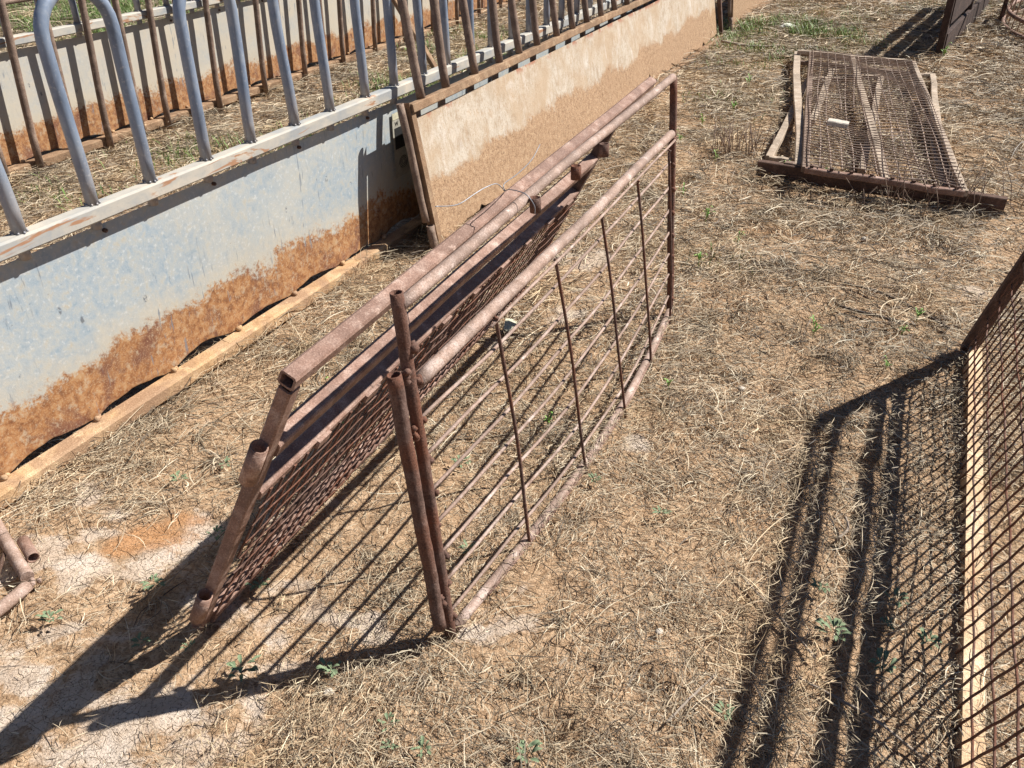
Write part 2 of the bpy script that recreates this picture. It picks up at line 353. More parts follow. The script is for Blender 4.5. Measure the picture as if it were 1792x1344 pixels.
# ------------------------------------------------------------------ ground sheet
def ground():
    def axis(a, b, st, far):
        mid = np.arange(a, b+1e-6, st); ex = []; d = st; p = b
        while p < far: d *= 1.35; p += d; ex.append(p)
        ex2 = []; d = st; p = a
        while p > -far: d *= 1.35; p -= d; ex2.append(p)
        return np.concatenate([ex2[::-1], mid, ex])
    def axn(a, m, b):   # fine near camera, coarser away
        return np.concatenate([np.arange(a, m, .016), np.arange(m, b, .035)])
    xs = axis(-7.5, 8.5, .03, 300)
    ys0 = axn(.5, 3.6, 13.2); d = .035; p = ys0[-1]; e1 = []
    while p < 300: d *= 1.35; p += d; e1.append(p)
    d = .02; p = ys0[0]; e0 = []
    while p > -300: d *= 1.4; p -= d; e0.append(p)
    ys = np.concatenate([e0[::-1], ys0, e1])
    X, Y = np.meshgrid(xs, ys); nx, ny = len(xs), len(ys)
    Zh = hgt(X, Y)+(vn(X*38, Y*38, 71)-.5)*.004
    co = np.stack([X, Y, Zh], -1).reshape(-1, 3).astype(np.float32)
    i = np.arange(nx*ny).reshape(ny, nx)
    q = np.stack([i[:-1,:-1], i[:-1,1:], i[1:,1:], i[1:,:-1]], -1).reshape(-1, 4).astype(np.int32)
    me = fastmesh('ground', co, q, True); me.materials.append(M['ground'])
    for nm, val in (('bare', bare(X, Y)), ('orange', blobs(X, Y, ORANGE, 8)), ('green', np.clip(blobs(X, Y, GREEN, 12), 0, 1))):
        a = me.attributes.new(nm, 'FLOAT', 'POINT'); a.data.foreach_set('value', val.reshape(-1).astype(np.float32))
    o = bpy.data.objects.new('ground', me); col.objects.link(o)
    tag(o, 'dry pale clay ground scattered with straw', 'ground', kind='structure')
def fastmesh(name, co, q, smooth=False):
    me = bpy.data.meshes.new(name); k = q.shape[1]; nf = len(q)
    me.vertices.add(len(co)); me.vertices.foreach_set('co', co.reshape(-1))
    me.loops.add(nf*k); me.loops.foreach_set('vertex_index', q.reshape(-1))
    me.polygons.add(nf); me.polygons.foreach_set('loop_start', np.arange(0, nf*k, k, dtype=np.int32))
    me.polygons.foreach_set('use_smooth', np.full(nf, smooth)); me.update(calc_edges=True); return me
ground()

# ------------------------------------------------------------------ straw, chaff and grass ground cover
def scatter(n, dens_pow, ymax=13.0, ymin=.55):
    # density per m2 falls as d^-p ; wedge a good bit wider than the view
    out = []; need = n
    while need > 0:
        m = need*3+1000; y = RNG.uniform(ymin, ymax, m); x = RNG.uniform(-8.2, 9, m)
        ok = (np.abs(x) < .66*y+.9)
        d = np.hypot(y, 1.65*.8)
        ok &= RNG.uniform(0, 1, m) < (1.45/np.maximum(d, 1.45))**dens_pow
        out.append(np.stack([x[ok], y[ok]], 1)); need -= ok.sum()
    return np.concatenate(out)[:n]
def ribbons(P, ang, L, W, curl, pitch, z0, K=3, roll=None):
    """curved flat stalks: K segments each, 2 verts per node"""
    n = len(P); cx, cy = P[:,0].copy(), P[:,1].copy(); a = ang-curl*.5; z = z0.copy(); nodes = []
    roll = RNG.uniform(-1.2, 1.2, n) if roll is None else roll
    ph = RNG.uniform(0, 6.28, n)
    for k in range(K+1):
        t = k/K; w = W*(1-.55*abs(2*t-1)**2)
        sx = -np.sin(a)*np.cos(roll)*w/2; sy = np.cos(a)*np.cos(roll)*w/2; sz = np.sin(roll)*w/2
        zz = z+np.sin(math.pi*t)*pitch*L*.18+np.sin(ph+t*5)*.0015
        nodes.append(np.stack([cx-sx, cy-sy, zz-sz, cx+sx, cy+sy, zz+sz], 1))
        cx = cx+np.cos(a)*L/K; cy = cy+np.sin(a)*L/K; z = z+pitch*L/K*.25; a = a+curl/K
    co = np.stack(nodes, 1).reshape(n, (K+1)*2, 3)
    base = (np.arange(n)*(K+1)*2)[:,None]
    q = np.concatenate([(base+np.array([2*k, 2*k+1, 2*k+3, 2*k+2])[None]) for k in range(K)], 1).reshape(-1, 4).astype(np.int32)
    return co.reshape(-1, 3).astype(np.float32), q
def joinr(parts):
    cs = []; qs = []; o = 0
    for c, q in parts: cs.append(c); qs.append(q+o); o += len(c)
    return np.concatenate(cs), np.concatenate(qs)
def straw():
    parts = []
    def batch(n, Lr, Wr, pw, curl, pit, K, thr, zr, seed):
        P = scatter(n, pw); x, y = P[:,0], P[:,1]
        b = bare(x, y); cl = fbm(x*3.1, y*3.1, seed+40); g = blobs(x, y, ORANGE, 8)
        keep = RNG.uniform(0, 1, n) < np.clip(1.12-b*1.1-g*.8, .05, 1)*np.clip(.5+(cl-thr)*4.2, .18, 1)*(1-(.78 if Lr[1] > .02 else .35)*leftbare(x, y))
        P = P[keep]; x, y = P[:,0], P[:,1]; m = len(P); d = np.hypot(x, y)
        s = np.clip(d/2.2, .8, 5)**.62
        flow = fbm(x*1.6, y*1.6, seed+60)*math.pi*3.2
        ang = flow+RNG.normal(0, 1.0, m)+RNG.integers(0, 2, m)*math.pi
        L = RNG.uniform(*Lr, m)*RNG.uniform(.5, 1.3, m)*s; W = RNG.uniform(*Wr, m)*s
        mound = np.clip((fbm(x*3.1, y*3.1, seed+40)-.42), 0, .4)*.07+np.clip(fbm(x*11, y*11, 44)-.5, 0, .4)*.06
        z0 = hgt(x, y)+RNG.uniform(*zr, m)*(.4+.6*s)+mound
        parts.append(ribbons(P, ang, L, W, RNG.normal(0, curl, m), RNG.normal(0, pit, m), z0, K))
    batch(330000, (.02,.055), (.0013,.0025), 1.25, .7, .3, 3, .42, (.000,.014), 1)
    batch(170000, (.05,.12), (.0012,.0023), 1.25, .8, .3, 4, .46, (.004,.024), 2)
    batch(170000, (.006,.018), (.0016,.0034), 1.25, .3, .4, 1, .30, (-.001,.006), 3)
    batch(6000, (.09,.19), (.0018,.0032), 1.2, .6, .25, 6, .44, (.010,.03), 4)
    batch(16000, (.02,.05), (.0026,.0048), 1.2, .8, .45, 3, .46, (.008,.026), 5)
    C = scatter(1500, 1.1); C = C[RNG.uniform(0, 1, len(C)) > bare(C[:,0], C[:,1])*1.3+leftbare(C[:,0], C[:,1])*.5]; nt_ = 26     # crowns of dead grass
    P = np.repeat(C, nt_, 0); n = len(P); sc = np.repeat(RNG.uniform(.5, 1.5, len(C)), nt_); d = np.hypot(P[:,0], P[:,1]); s = np.clip(d/2.2, .8, 5)**.5
    dirn = np.repeat(RNG.uniform(0, 6.28, len(C)), nt_)+RNG.normal(0, 1.1, n); P = P+RNG.normal(0, .012, (n, 2))*s[:,None]
    parts.append(ribbons(P, dirn, RNG.uniform(.03, .10, n)*sc*s, RNG.uniform(.0016, .0032, n)*s, RNG.normal(0, .7, n), RNG.uniform(.1, 1.6, n), hgt(P[:,0], P[:,1])+.003, 4))
    co, q = joinr(parts); me = fastmesh('dry_straw', co, q); me.materials.append(M['straw'])
    o = bpy.data.objects.new('dry_straw', me); col.objects.link(o)
    tag(o, 'matted dry straw and chaff lying over the ground', 'straw', kind='stuff')
straw()
def grass():
    P = scatter(420000, .55, 13); x, y = P[:,0], P[:,1]
    g = blobs(x, y, GREEN, 12)*np.clip((fbm(x*3.3, y*3.3, 90)-.40)*6, 0, 1)
    keep = RNG.uniform(0, 1, len(P)) < g*.7
    P = P[keep]; n = len(P); x, y = P[:,0], P[:,1]; hh = RNG.uniform(.03, .10, n)*(.7+.5*blobs(x, y, GREEN, 12))
    a = RNG.uniform(0, 6.28, n); w = RNG.uniform(.003, .007, n); z = hgt(x, y)
    dx, dy = np.cos(a), np.sin(a); ln = RNG.uniform(.2, 1.1, n)*hh
    b0 = np.stack([x-dy*w/2, y+dx*w/2, z], 1); b1 = np.stack([x+dy*w/2, y-dx*w/2, z], 1)
    m0 = np.stack([x-dy*w/2+dx*ln*.4, y+dx*w/2+dy*ln*.4, z+hh*.65], 1); m1 = np.stack([x+dy*w/2+dx*ln*.4, y-dx*w/2+dy*ln*.4, z+hh*.65], 1)
    t0 = np.stack([x+dx*ln-dy*.0005, y+dy*ln+dx*.0005, z+hh], 1); t1 = np.stack([x+dx*ln+dy*.0005, y+dy*ln-dx*.0005, z+hh], 1)
    co = np.stack([b0, b1, m1, m0, t1, t0], 1).reshape(-1, 3).astype(np.float32); base = (np.arange(n)*6)[:,None]
    q = np.concatenate([base+np.array([[0,1,2,3]]), base+np.array([[3,2,4,5]])], 1).reshape(-1, 4).astype(np.int32)
    me = fastmesh('green_grass', co, q); me.materials.append(M['grass']); o = bpy.data.objects.new('green_grass', me); col.objects.link(o)
    tag(o, 'patches of short green grass growing among the barriers and dry ground', 'grass', kind='stuff')
grass()

# ------------------------------------------------------------------ feed barriers
def scallop_sheet(x0, x1, ztop, zb, mat, parent, y, pitch, amp, th=.003, seed=1, buckle=.006, notches=()):
    xs = np.arange(x0, x1+1e-6, .02); rr = random.Random(seed); vs = []; fs = []; cells = {}
    rows = [0, .03, .07, .2, .4, .6, .8, 1]
    for x in xs:
        k = int(math.floor((x-x0)/pitch)); h = cells.setdefault(k, (rr.uniform(.35, 1.1), rr.uniform(.7, 1.6)))
        u = ((x-x0)/pitch) % 1; e = amp*h[0]*max(0, math.sin(math.pi*min(1, max(0, (u-.06)/.88))))**h[1]
        e += (vn(x*30, 0, 4)-.5)*.006
        for nx_, nw, nh in notches:
            if abs(x-nx_) < nw: e = max(e, nh*(1-abs(x-nx_)/nw))
        b = zb+float(e)
        for r in rows:
            z = max(zb+(ztop-zb)*r, b+.003*r*50) if r else b; yy = y+float(fbm(x*1.7, z*3, seed)-.5)*buckle*2+min(float(e), .015)*.4*(1-r)**6
            vs.append((x, yy, z)); vs.append((x, yy+th, z))
    R = len(rows)*2
    for i in range(len(xs)-1):
        a = i*R; b = a+R
        for j in range(len(rows)-1):
            fs.append((a+2*j, b+2*j, b+2*j+2, a+2*j+2)); fs.append((a+2*j+1, a+2*j+3, b+2*j+3, b+2*j+1))
        fs.append((a, a+1, b+1, b)); fs.append((a+R-2, b+R-2, b+R-1, a+R-1))
    for a in (0, (len(xs)-1)*R):
        for j in range(len(rows)-1): fs.append((a+2*j, a+2*j+2, a+2*j+3, a+2*j+1))
    m = MB(); m.add(vs, fs, False); return m.build('sheet', mat, parent)
def hoop_pts(x0, x1, zb, ztop, bulge=.03, y=0, lx=0):
    r = (x1-x0)/2+bulge; cx = (x0+x1)/2+lx; zc = ztop-r; P = []
    for k in range(6):
        t = k/6; P.append((x0+(cx-r-x0)*t*t*(3-2*t), y, zb+(zc-.02-zb)*t))
    for k in range(13):
        a = math.pi*(1-k/12); P.append((cx+r*math.cos(a), y, zc+r*math.sin(a)))
    for k in range(5, -1, -1):
        t = k/6; P.append((x1+(cx+r-x1)*t*t*(3-2*t), y, zb+(zc-.02-zb)*t))
    return P
def galv_barrier(label, loc, az, group, x0=-1.0, x1=8.2, lab=True):
    t = thing('galvanised_feed_barrier', label, 'feed barrier', loc, az, 0, group)
    scallop_sheet(x0, x1, .652, .050, 'galv_sheet' if lab else 'cream_sheet', t, .022, .345, .025, seed=5)
    m = MB(); m.rect(line((x0, -.005, .711), (x1, -.005, .711), 60, .0025, 3), .05, .05, up=(0,0,1), bev=.006)
    m.build('top_rail', 'galv_rail', t)
    m = MB(); m.rect(line((x0, -.018, .026), (x1, -.018, .026), 60, .004, 8), .066, .056, up=(0,0,1), bev=.008)
    m.build('bottom_rail', 'orange_rust' if lab else 'wood_tan', t)
    prs = [(.09,.32)]+[(.574+.497*k-.006*k, .807+.497*k-.006*k) for k in range(15)]+[(-.41,-.18)]
    for k, (a, b) in enumerate(prs):
        if b > x1 or a < x0: continue
        m = MB(); lx = random.uniform(-.02, .02) if k != 1 else 0
        m.tube(hoop_pts(a, b, .73, 1.31+random.uniform(-.01, .02), .004, -.004, lx-.012), .0198, 14)
        for q in (a, b): m.tube([(q, .004, .69), (q, .006, .654)], .017, 10)
        for q in (a, b):
            for w in range(8): m.ball((q+.021*math.cos(w*.785), -.004+.021*math.sin(w*.785), .737), .0045)
        m.build('hoop', 'galv_pipe', t)
    for k in range(9):
        x = .56+k*.49
        if x > x1: break
        m = MB(); m.tube([(x+.05, .024, .632), (x+.05, .012, .632)], .007, 6); m.tube([(x+.05, .013, .632), (x+.05, .008, .632)], .0035, 6)
        m.build('bolt', 'dark_rust', t)
    for k in range(int((x1-x0)/.345)):
        m = MB(); x = x0+.345*k; m.ball((x, .0, .062), .013, .8); m.ball((x+.015, .006, .06), .009); m.build('weld', 'orange_rust', t)
    if lab:
        lb = MB(); lb.box(2.265, 2.40, .0115, .0125, .30, .605); lo = lb.build('label_plate', 'label_grey', t)
        p = MB(); p.box(2.278, 2.388, .0098, .0108, .435, .535); p.build('black_panel', 'black', lo)
        p = MB(); p.box(2.267, 2.40, .0098, .0108, .575, .604); p.build('painted_lit_strip', 'cream', lo)  # sunlit top of the label, painted as a cream band
        p = MB()
        for rr in (.028, .020, .011):
            p.tube([(2.338+rr*1.25*math.cos(a*.314), .0105, .365+rr*math.sin(a*.314)) for a in range(21)], .0014, 4)
        p.build('ring_mark', 'black', lo)
        for ch, px, pz, sz in (('W', 2.285, .545, .028), ('D', 2.385, .41, .02)):
            cu = bpy.data.curves.new('letter', 'FONT'); cu.body = ch; cu.size = sz; cu.extrude = .0004
            tmp = bpy.data.objects.new('tmp', cu); col.objects.link(tmp); dg = bpy.context.evaluated_depsgraph_get()
            me = bpy.data.meshes.new_from_object(tmp.evaluated_get(dg)); bpy.data.objects.remove(tmp)
            me.materials.append(M['black']); o = bpy.data.objects.new('letter', me); col.objects.link(o); o.parent = lo
            o.location = (px, .0105, pz); o.rotation_euler = (R_(90), 0, 0)
    return t
row1 = galv_barrier('long galvanised feed barrier nearest the camera, pale sheet rusting along its foot', (-1.526,1.982,0), 25.6, 'galvanised feed barriers')
row2 = galv_barrier('second galvanised feed barrier behind the first, with brown rusty pipes standing against its sheet', (-2.965,4.826,0), 24.2, 'galvanised feed barriers', -1.2, 8.8, False)
row2.location.z = .02

def mud_barrier(label, loc, az, lean, length, x0=.02):
    t = thing('rusty_feed_barrier', label, 'feed barrier', loc, az, lean, 'rust and mud coloured feed barriers')
    nt_ = [(.52,.05,.03),(2.2,.03,.035),(2.75,.05,.03),(3.62,.07,.085),(4.9,.04,.03),(5.4,.05,.03)]
    scallop_sheet(x0, length-.03, .618, .035, 'mud_sheet', t, .0, .9, .012, seed=9, notches=[q for q in nt_ if q[0] < length], buckle=.009)
    m = MB(); m.rect(line((0, -.018, .672), (length, -.018, .672), 50, .003, 5), .042, .040, up=(0,0,1), bev=.004); m.build('top_rail', 'wood_tan', t)
    m = MB(); m.rect(line((0, -.02, .018), (length, -.02, .018), 50, .004, 6), .06, .04, up=(0,0,1)); m.build('bottom_rail', 'wood_tan', t)
    m = MB(); m.box(-.004, .030, -.026, -.020, .036, .652); m.box(-.007, -.004, -.026, .02, .036, .70); m.build('end_angle', 'wood_tan', t)
    m = MB(); m.tube(line((-.035, .004, .16), (-.035, .004, .705), 10, .002, 2), .017, 12, .8, .05); m.tube(line((-.036, -.012, -.01), (-.030, -.012, .14), 4, .001), .02, 12, .78, .05)
    m.build('end_post', 'brown_pipe', t)
    m = MB(); m.box(length-.026, length+.01, -.05, -.012, .04, .72); m.build('far_post', 'dark_rust', t)
    x = .122; ps = [.122,.362,.673,.966,1.225,1.484,1.789,2.056,2.317,2.598]
    while ps[-1] < length-.5: ps.append(ps[-1]+.285)
    ps = [p for p in ps if p < length-.05]
    for i in range(0, len(ps)-1, 2):
        m = MB(); P = hoop_pts(ps[i], ps[i+1], .69, 1.34, .02, -.012, .03)
        m.tube(P, .0205, 12, 0, .03); 
        for q in (ps[i], ps[i+1]): m.tube([(q, .022, .655), (q, .028, .622), (q, .032, .56)], .019, 10)
        m.build('hoop', 'brown_pipe', t)
    return t
rb1 = mud_barrier('mud caked rusty feed barrier leaning against the nearest galvanised barrier', (-.361,3.848,0), 24.35, 10.5, 6.0)
rb2 = mud_barrier('far rusty feed barrier lined up beyond the end of the mud caked one', (2.32,9.72,0), 25, 6, 3.6)

def pipe_frame_row2():
    t = thing('rusty_headlock_frame', 'row of brown rusty pipes standing on the ground against the second galvanised barrier', 'headlock frame', (-2.905,4.80,0), 24.1, 0)
    ps = [0,.234,.525,.772,1.062,1.302,1.56,1.82,2.09,2.352,2.63,2.893,3.18,3.45,3.72,3.99,4.27,4.54,4.82,5.1,5.37,5.65,5.93,6.2,6.5,6.78,7.06,7.34]
    ps = [-.52,-.27]+ps
    for i in range(0, len(ps)-1, 2):
        m = MB(); m.tube(hoop_pts(ps[i], ps[i+1], 0, 1.36, .02, random.uniform(-.006, .006), .04), .0215, 12, 0, .02); m.build('hoop', 'brown_pipe', t)
    m = MB(); m.tube(line((-.6, .036, .93), (7.4, .036, .93), 30, .002), .016, 8); m.build('cross_rail', 'brown_pipe', t)
pipe_frame_row2()

def brace():
    t = thing('support_stand', 'low angled steel support stand between the two galvanised barriers', 'support stand', (-.95,7.05,0), 90, 0)
    m = MB(); m.rect([(0,0,.03),(.62,.02,.03)], .045, .05); m.rect([(.02,-.1,.03),(.0,.55,.03)], .045, .045); m.build('foot', 'wood_tan', t)
    m = MB(); m.rect([(.42,.0,.05),(-.05,.25,.78)], .05, .035); m.build('diagonal_brace', 'wood_tan', t)
brace()

# ------------------------------------------------------------------ rail gate (front)
def rail_gate():
    t = thing('rusty_rail_gate', 'rusty gate of thin horizontal rods and bent uprights standing on edge in the foreground', 'gate', (-.15,1.468,0), 24.95, 5)
    L = 1.925
    def bow(x, z): return -.060*math.sin(math.pi*min(1, max(0, x/L)))*max(0, 1-z/.72)
    m = MB(); m.tube(line((0, 0, -.01), (-.002, 0, .925), 30, .0015, 4), .0138, 14, .78, .04)
    for z in (.067,.164,.252,.342,.435,.529,.624,.722):
        for k in range(6): m.ball((.008+random.uniform(-.004,.008), random.uniform(-.016,.016), z+random.uniform(-.008,.008)), .008)
    m.ball((.008, -.014, .80), .011); m.ball((.014, -.010, .805), .009)
    m.build('end_post', 'post_rust', t)
    m = MB(); m.tube(line((-.036, .004, .06), (-.046, .006, .765), 30, .0018, 9), .0158, 14, .8, .045)
    for k in range(5): m.ball((-.02, random.uniform(-.008,.008), .12+k*.006), .008); m.ball((-.022, random.uniform(-.008,.008), .60+k*.006), .008)
    for k in range(5): m.ball((-.020, random.uniform(-.01,.01), .735+k*.006), .009)
    m.build('hinge_sleeve', 'post_rust', t)
    m = MB(); m.tube(line((L, 0, .0), (L+.01, 0, .94), 20, .0015, 14), .0145, 12, .8, .02)
    for z in (.067,.164,.252,.342,.435,.529,.624,.722): m.ball((L-.012, -.01, z), .011)
    m.build('end_post', 'post_rust', t)
    m = MB(); m.tube(line((.0, -.002, .896), (L, 0, .945), 30, .0015, 21, (0,0,.006)), .0138, 14, .8); m.build('top_pipe', 'tan_rust', t)
    m = MB(); m.tube(line((.018, -.004, .714), (L-.01, 0, .742), 30, .0015, 22, (0,-.01,.008)), .0158, 14); m.build('second_pipe', 'tan_rust', t)
    m = MB(); P = [(x, bow(x, .0), .010) for x in np.linspace(.018, L-.01, 30)]; m.tube(P, .0135, 12)
    m.build('bottom_pipe', 'tan_rust', t)
    m = MB(); m.tube([(x, y-.014, z-.0005) for x, y, z in P[2:-1]], .0045, 6); m.build('bottom_rod', 'red_rust', t)
    for k, z in enumerate((.067,.164,.252,.342,.435,.529,.624)):
        m = MB(); P = []
        ln = line((.014, 0, z), (L, 0, z+.012), 40, .0035, 40+k)
        for p in ln: P.append((p[0], bow(p[0], p[2])+p[1]+.004, p[2]-.012*math.sin(math.pi*p[0]/L)))
        m.tube(P, .0046, 8); m.build('rod', 'tan_rust', t)
    m = MB(); P = line((.33, -.017, .694), (L-.02, -.017, .722), 26, .001, 77, (0,-.01,.006)); m.tube(P, .0046, 6); m.build('hanger_rod', 'tan_rust', t)
    for k, x in enumerate((.362,.735,1.10,1.455,1.83)):
        m = MB(); P = [(x-.004, -.012, .706), (x-.004, -.022, .703)]
        for i in range(14):
            z = .695-.745*i/13*.97; s = i/13
            P.append((x+.012*s+math.sin(s*6+k)*.003, bow(x, z)-.0145-.007*math.sin(s*3.1)+math.sin(s*9+k)*.0015, z))
        m.tube(P, .0047, 8); m.build('upright_rod', 'post_rust', t)
    for x in (.60,.875,1.10):
        m = MB(); m.tube([(x, -.028, .885), (x, -.030, .922)], .0145, 14, .78); m.build('pipe_socket', 'post_rust', t)
    return t
rail_gate()

def mesh_gate():
    t = thing('rusty_mesh_gate', 'red brown mesh gate with square tube rails tilted over beside the thin rod gate', 'mesh gate', (-.783,1.504,0), 23.0, -26.5)
    L = 2.08
    m = MB(); m.rect(line((.0, 0, .0), (.003, 0, .895), 8, .0), .030, .036, .72, up=(1,0,0), bev=.004); m.build('end_post', 'red_rust', t)
    m = MB(); m.rect(line((L, 0, 0), (L, 0, .9), 8, .0), .036, .044, up=(1,0,0)); m.build('end_post', 'dark_rust', t)
    m = MB(); m.rect(line((-.018, .0, .925), (L+.38, 0, .945), 20, .0012, 5), .036, .034, .72, bev=.005); m.build('top_rail', 'red_rust', t)
    for z, w in ((.70, .038), (.545, .028)):
        m = MB(); m.rect(line((.02, 0, z), (L-.02, 0, z), 20, .0015, 6), .04, w, bev=.004); m.build('middle_rail', 'red_rust', t)
    for k in range(9): m = MB(); m.box(.22+k*.21, .26+k*.21+random.uniform(0,.03), -.030, -.022, .54, .565); m.build('mesh_clip', 'red_rust', t)
    m = MB(); m.rect(line((.02, -.004, .026), (L-.02, -.004, .026), 20, .0015, 7), .04, .052); m.build('bottom_rail', 'red_rust', t)
    for z0, z1 in ((.635, .745), (.075, .185)):
        m = MB(); m.tube([(-.030, .0, z0), (-.032, .0, z1)], .0182, 16, .82); m.build('pipe_socket', 'red_rust', t)
    # woven mesh: slanted flat strands and cross wires
    m = MB(); p = .046; n = int(L/p)
    for k in range(n+4):
        x = .0+k*p; P = []
        for i in range(15):
            z = .535*i/14+.01; xx = x-.08+z*.16+.0015*math.sin(k*1.7+i*.9)
            if .015 < xx < L-.015: P.append((xx, -.022, z))
        if len(P) > 2: m.rect(P, .0095, .004, up=(0,1,0), bev=.001)
    for j in range(8):
        z = .045+j*.066; P = [(x, -.0258+.0012*math.sin(i*.8+j*3.14), z+.0025*math.sin(i*.5+j)) for i, x in enumerate(np.linspace(.02, L-.02, 80))]
        m.rect(P, .0030, .0030, up=(0,0,1), bev=.0008)
    m.build('wire_mesh', 'post_rust', t)
    # dirt shelf and brace behind the mesh
    m = MB(); m.rect([(.05, .012, .03), (L-.05, .012, .53)], .012, .04, up=(0,0,1)); m.build('brace', 'dark_rust', t)
    return t
mesh_gate()

def right_gate():
    t = thing('rusty_mesh_gate', 'mesh gate standing at the right edge on a broad orange rusty foot bar', 'mesh gate', (1.761,2.892,0), -155.24, 12.4)
    L = 2.7; sk = .11; HT = .985
    m = MB(); m.rect(line((0, .004, .0), (sk, .004, HT), 8, .001), .045, .05, up=(0,1,0)); m.build('end_post', 'dark_rust', t)
    m = MB(); m.rect(line((L, .004, .0), (L+sk, .004, HT), 8, .001), .045, .05, up=(0,1,0)); m.build('end_post', 'dark_rust', t)
    m = MB(); m.box(-.0, L, .002, .047, .027, .032); m.box(0, L, -.003, .002, -.01, .033); m.build('foot_bar', 'bright_orange', t)
    for z, w, nm in ((.985, .034, 'top_rail'), (.850, .046, 'middle_rail'), (.575, .052, 'middle_rail'), (.435, .052, 'middle_rail')):
        m = MB(); s = sk*z/.87; m.rect(line((s, .004, z), (L+s, .004, z), 30, .002, int(z*100)), .026, w); m.build(nm, 'brown_pipe', t)
    m = MB()
    for k in range(int(L/.057)+6):
        x = .01+k*.057; P = []
        for i in range(11):
            z = .38*i/10+.005; xx = x+z*.26-.08; P.append((xx+.002*math.sin(i*.7+k), -.007+.0015*math.sin(i*2.+k), z))
        P = [q for q in P if 0 < q[0] < L]
        if len(P) > 2: m.tube(P, .0029, 6)
    for j in range(4):
        z = .075+j*.085; m.tube([(x, -.003+.002*math.sin(i*1.3), z+.003*math.sin(i*.7+j)) for i, x in enumerate(np.linspace(.0, L, 50))], .0032, 6)
    m.build('wire_mesh', 'post_rust', t)
    return t
right_gate()

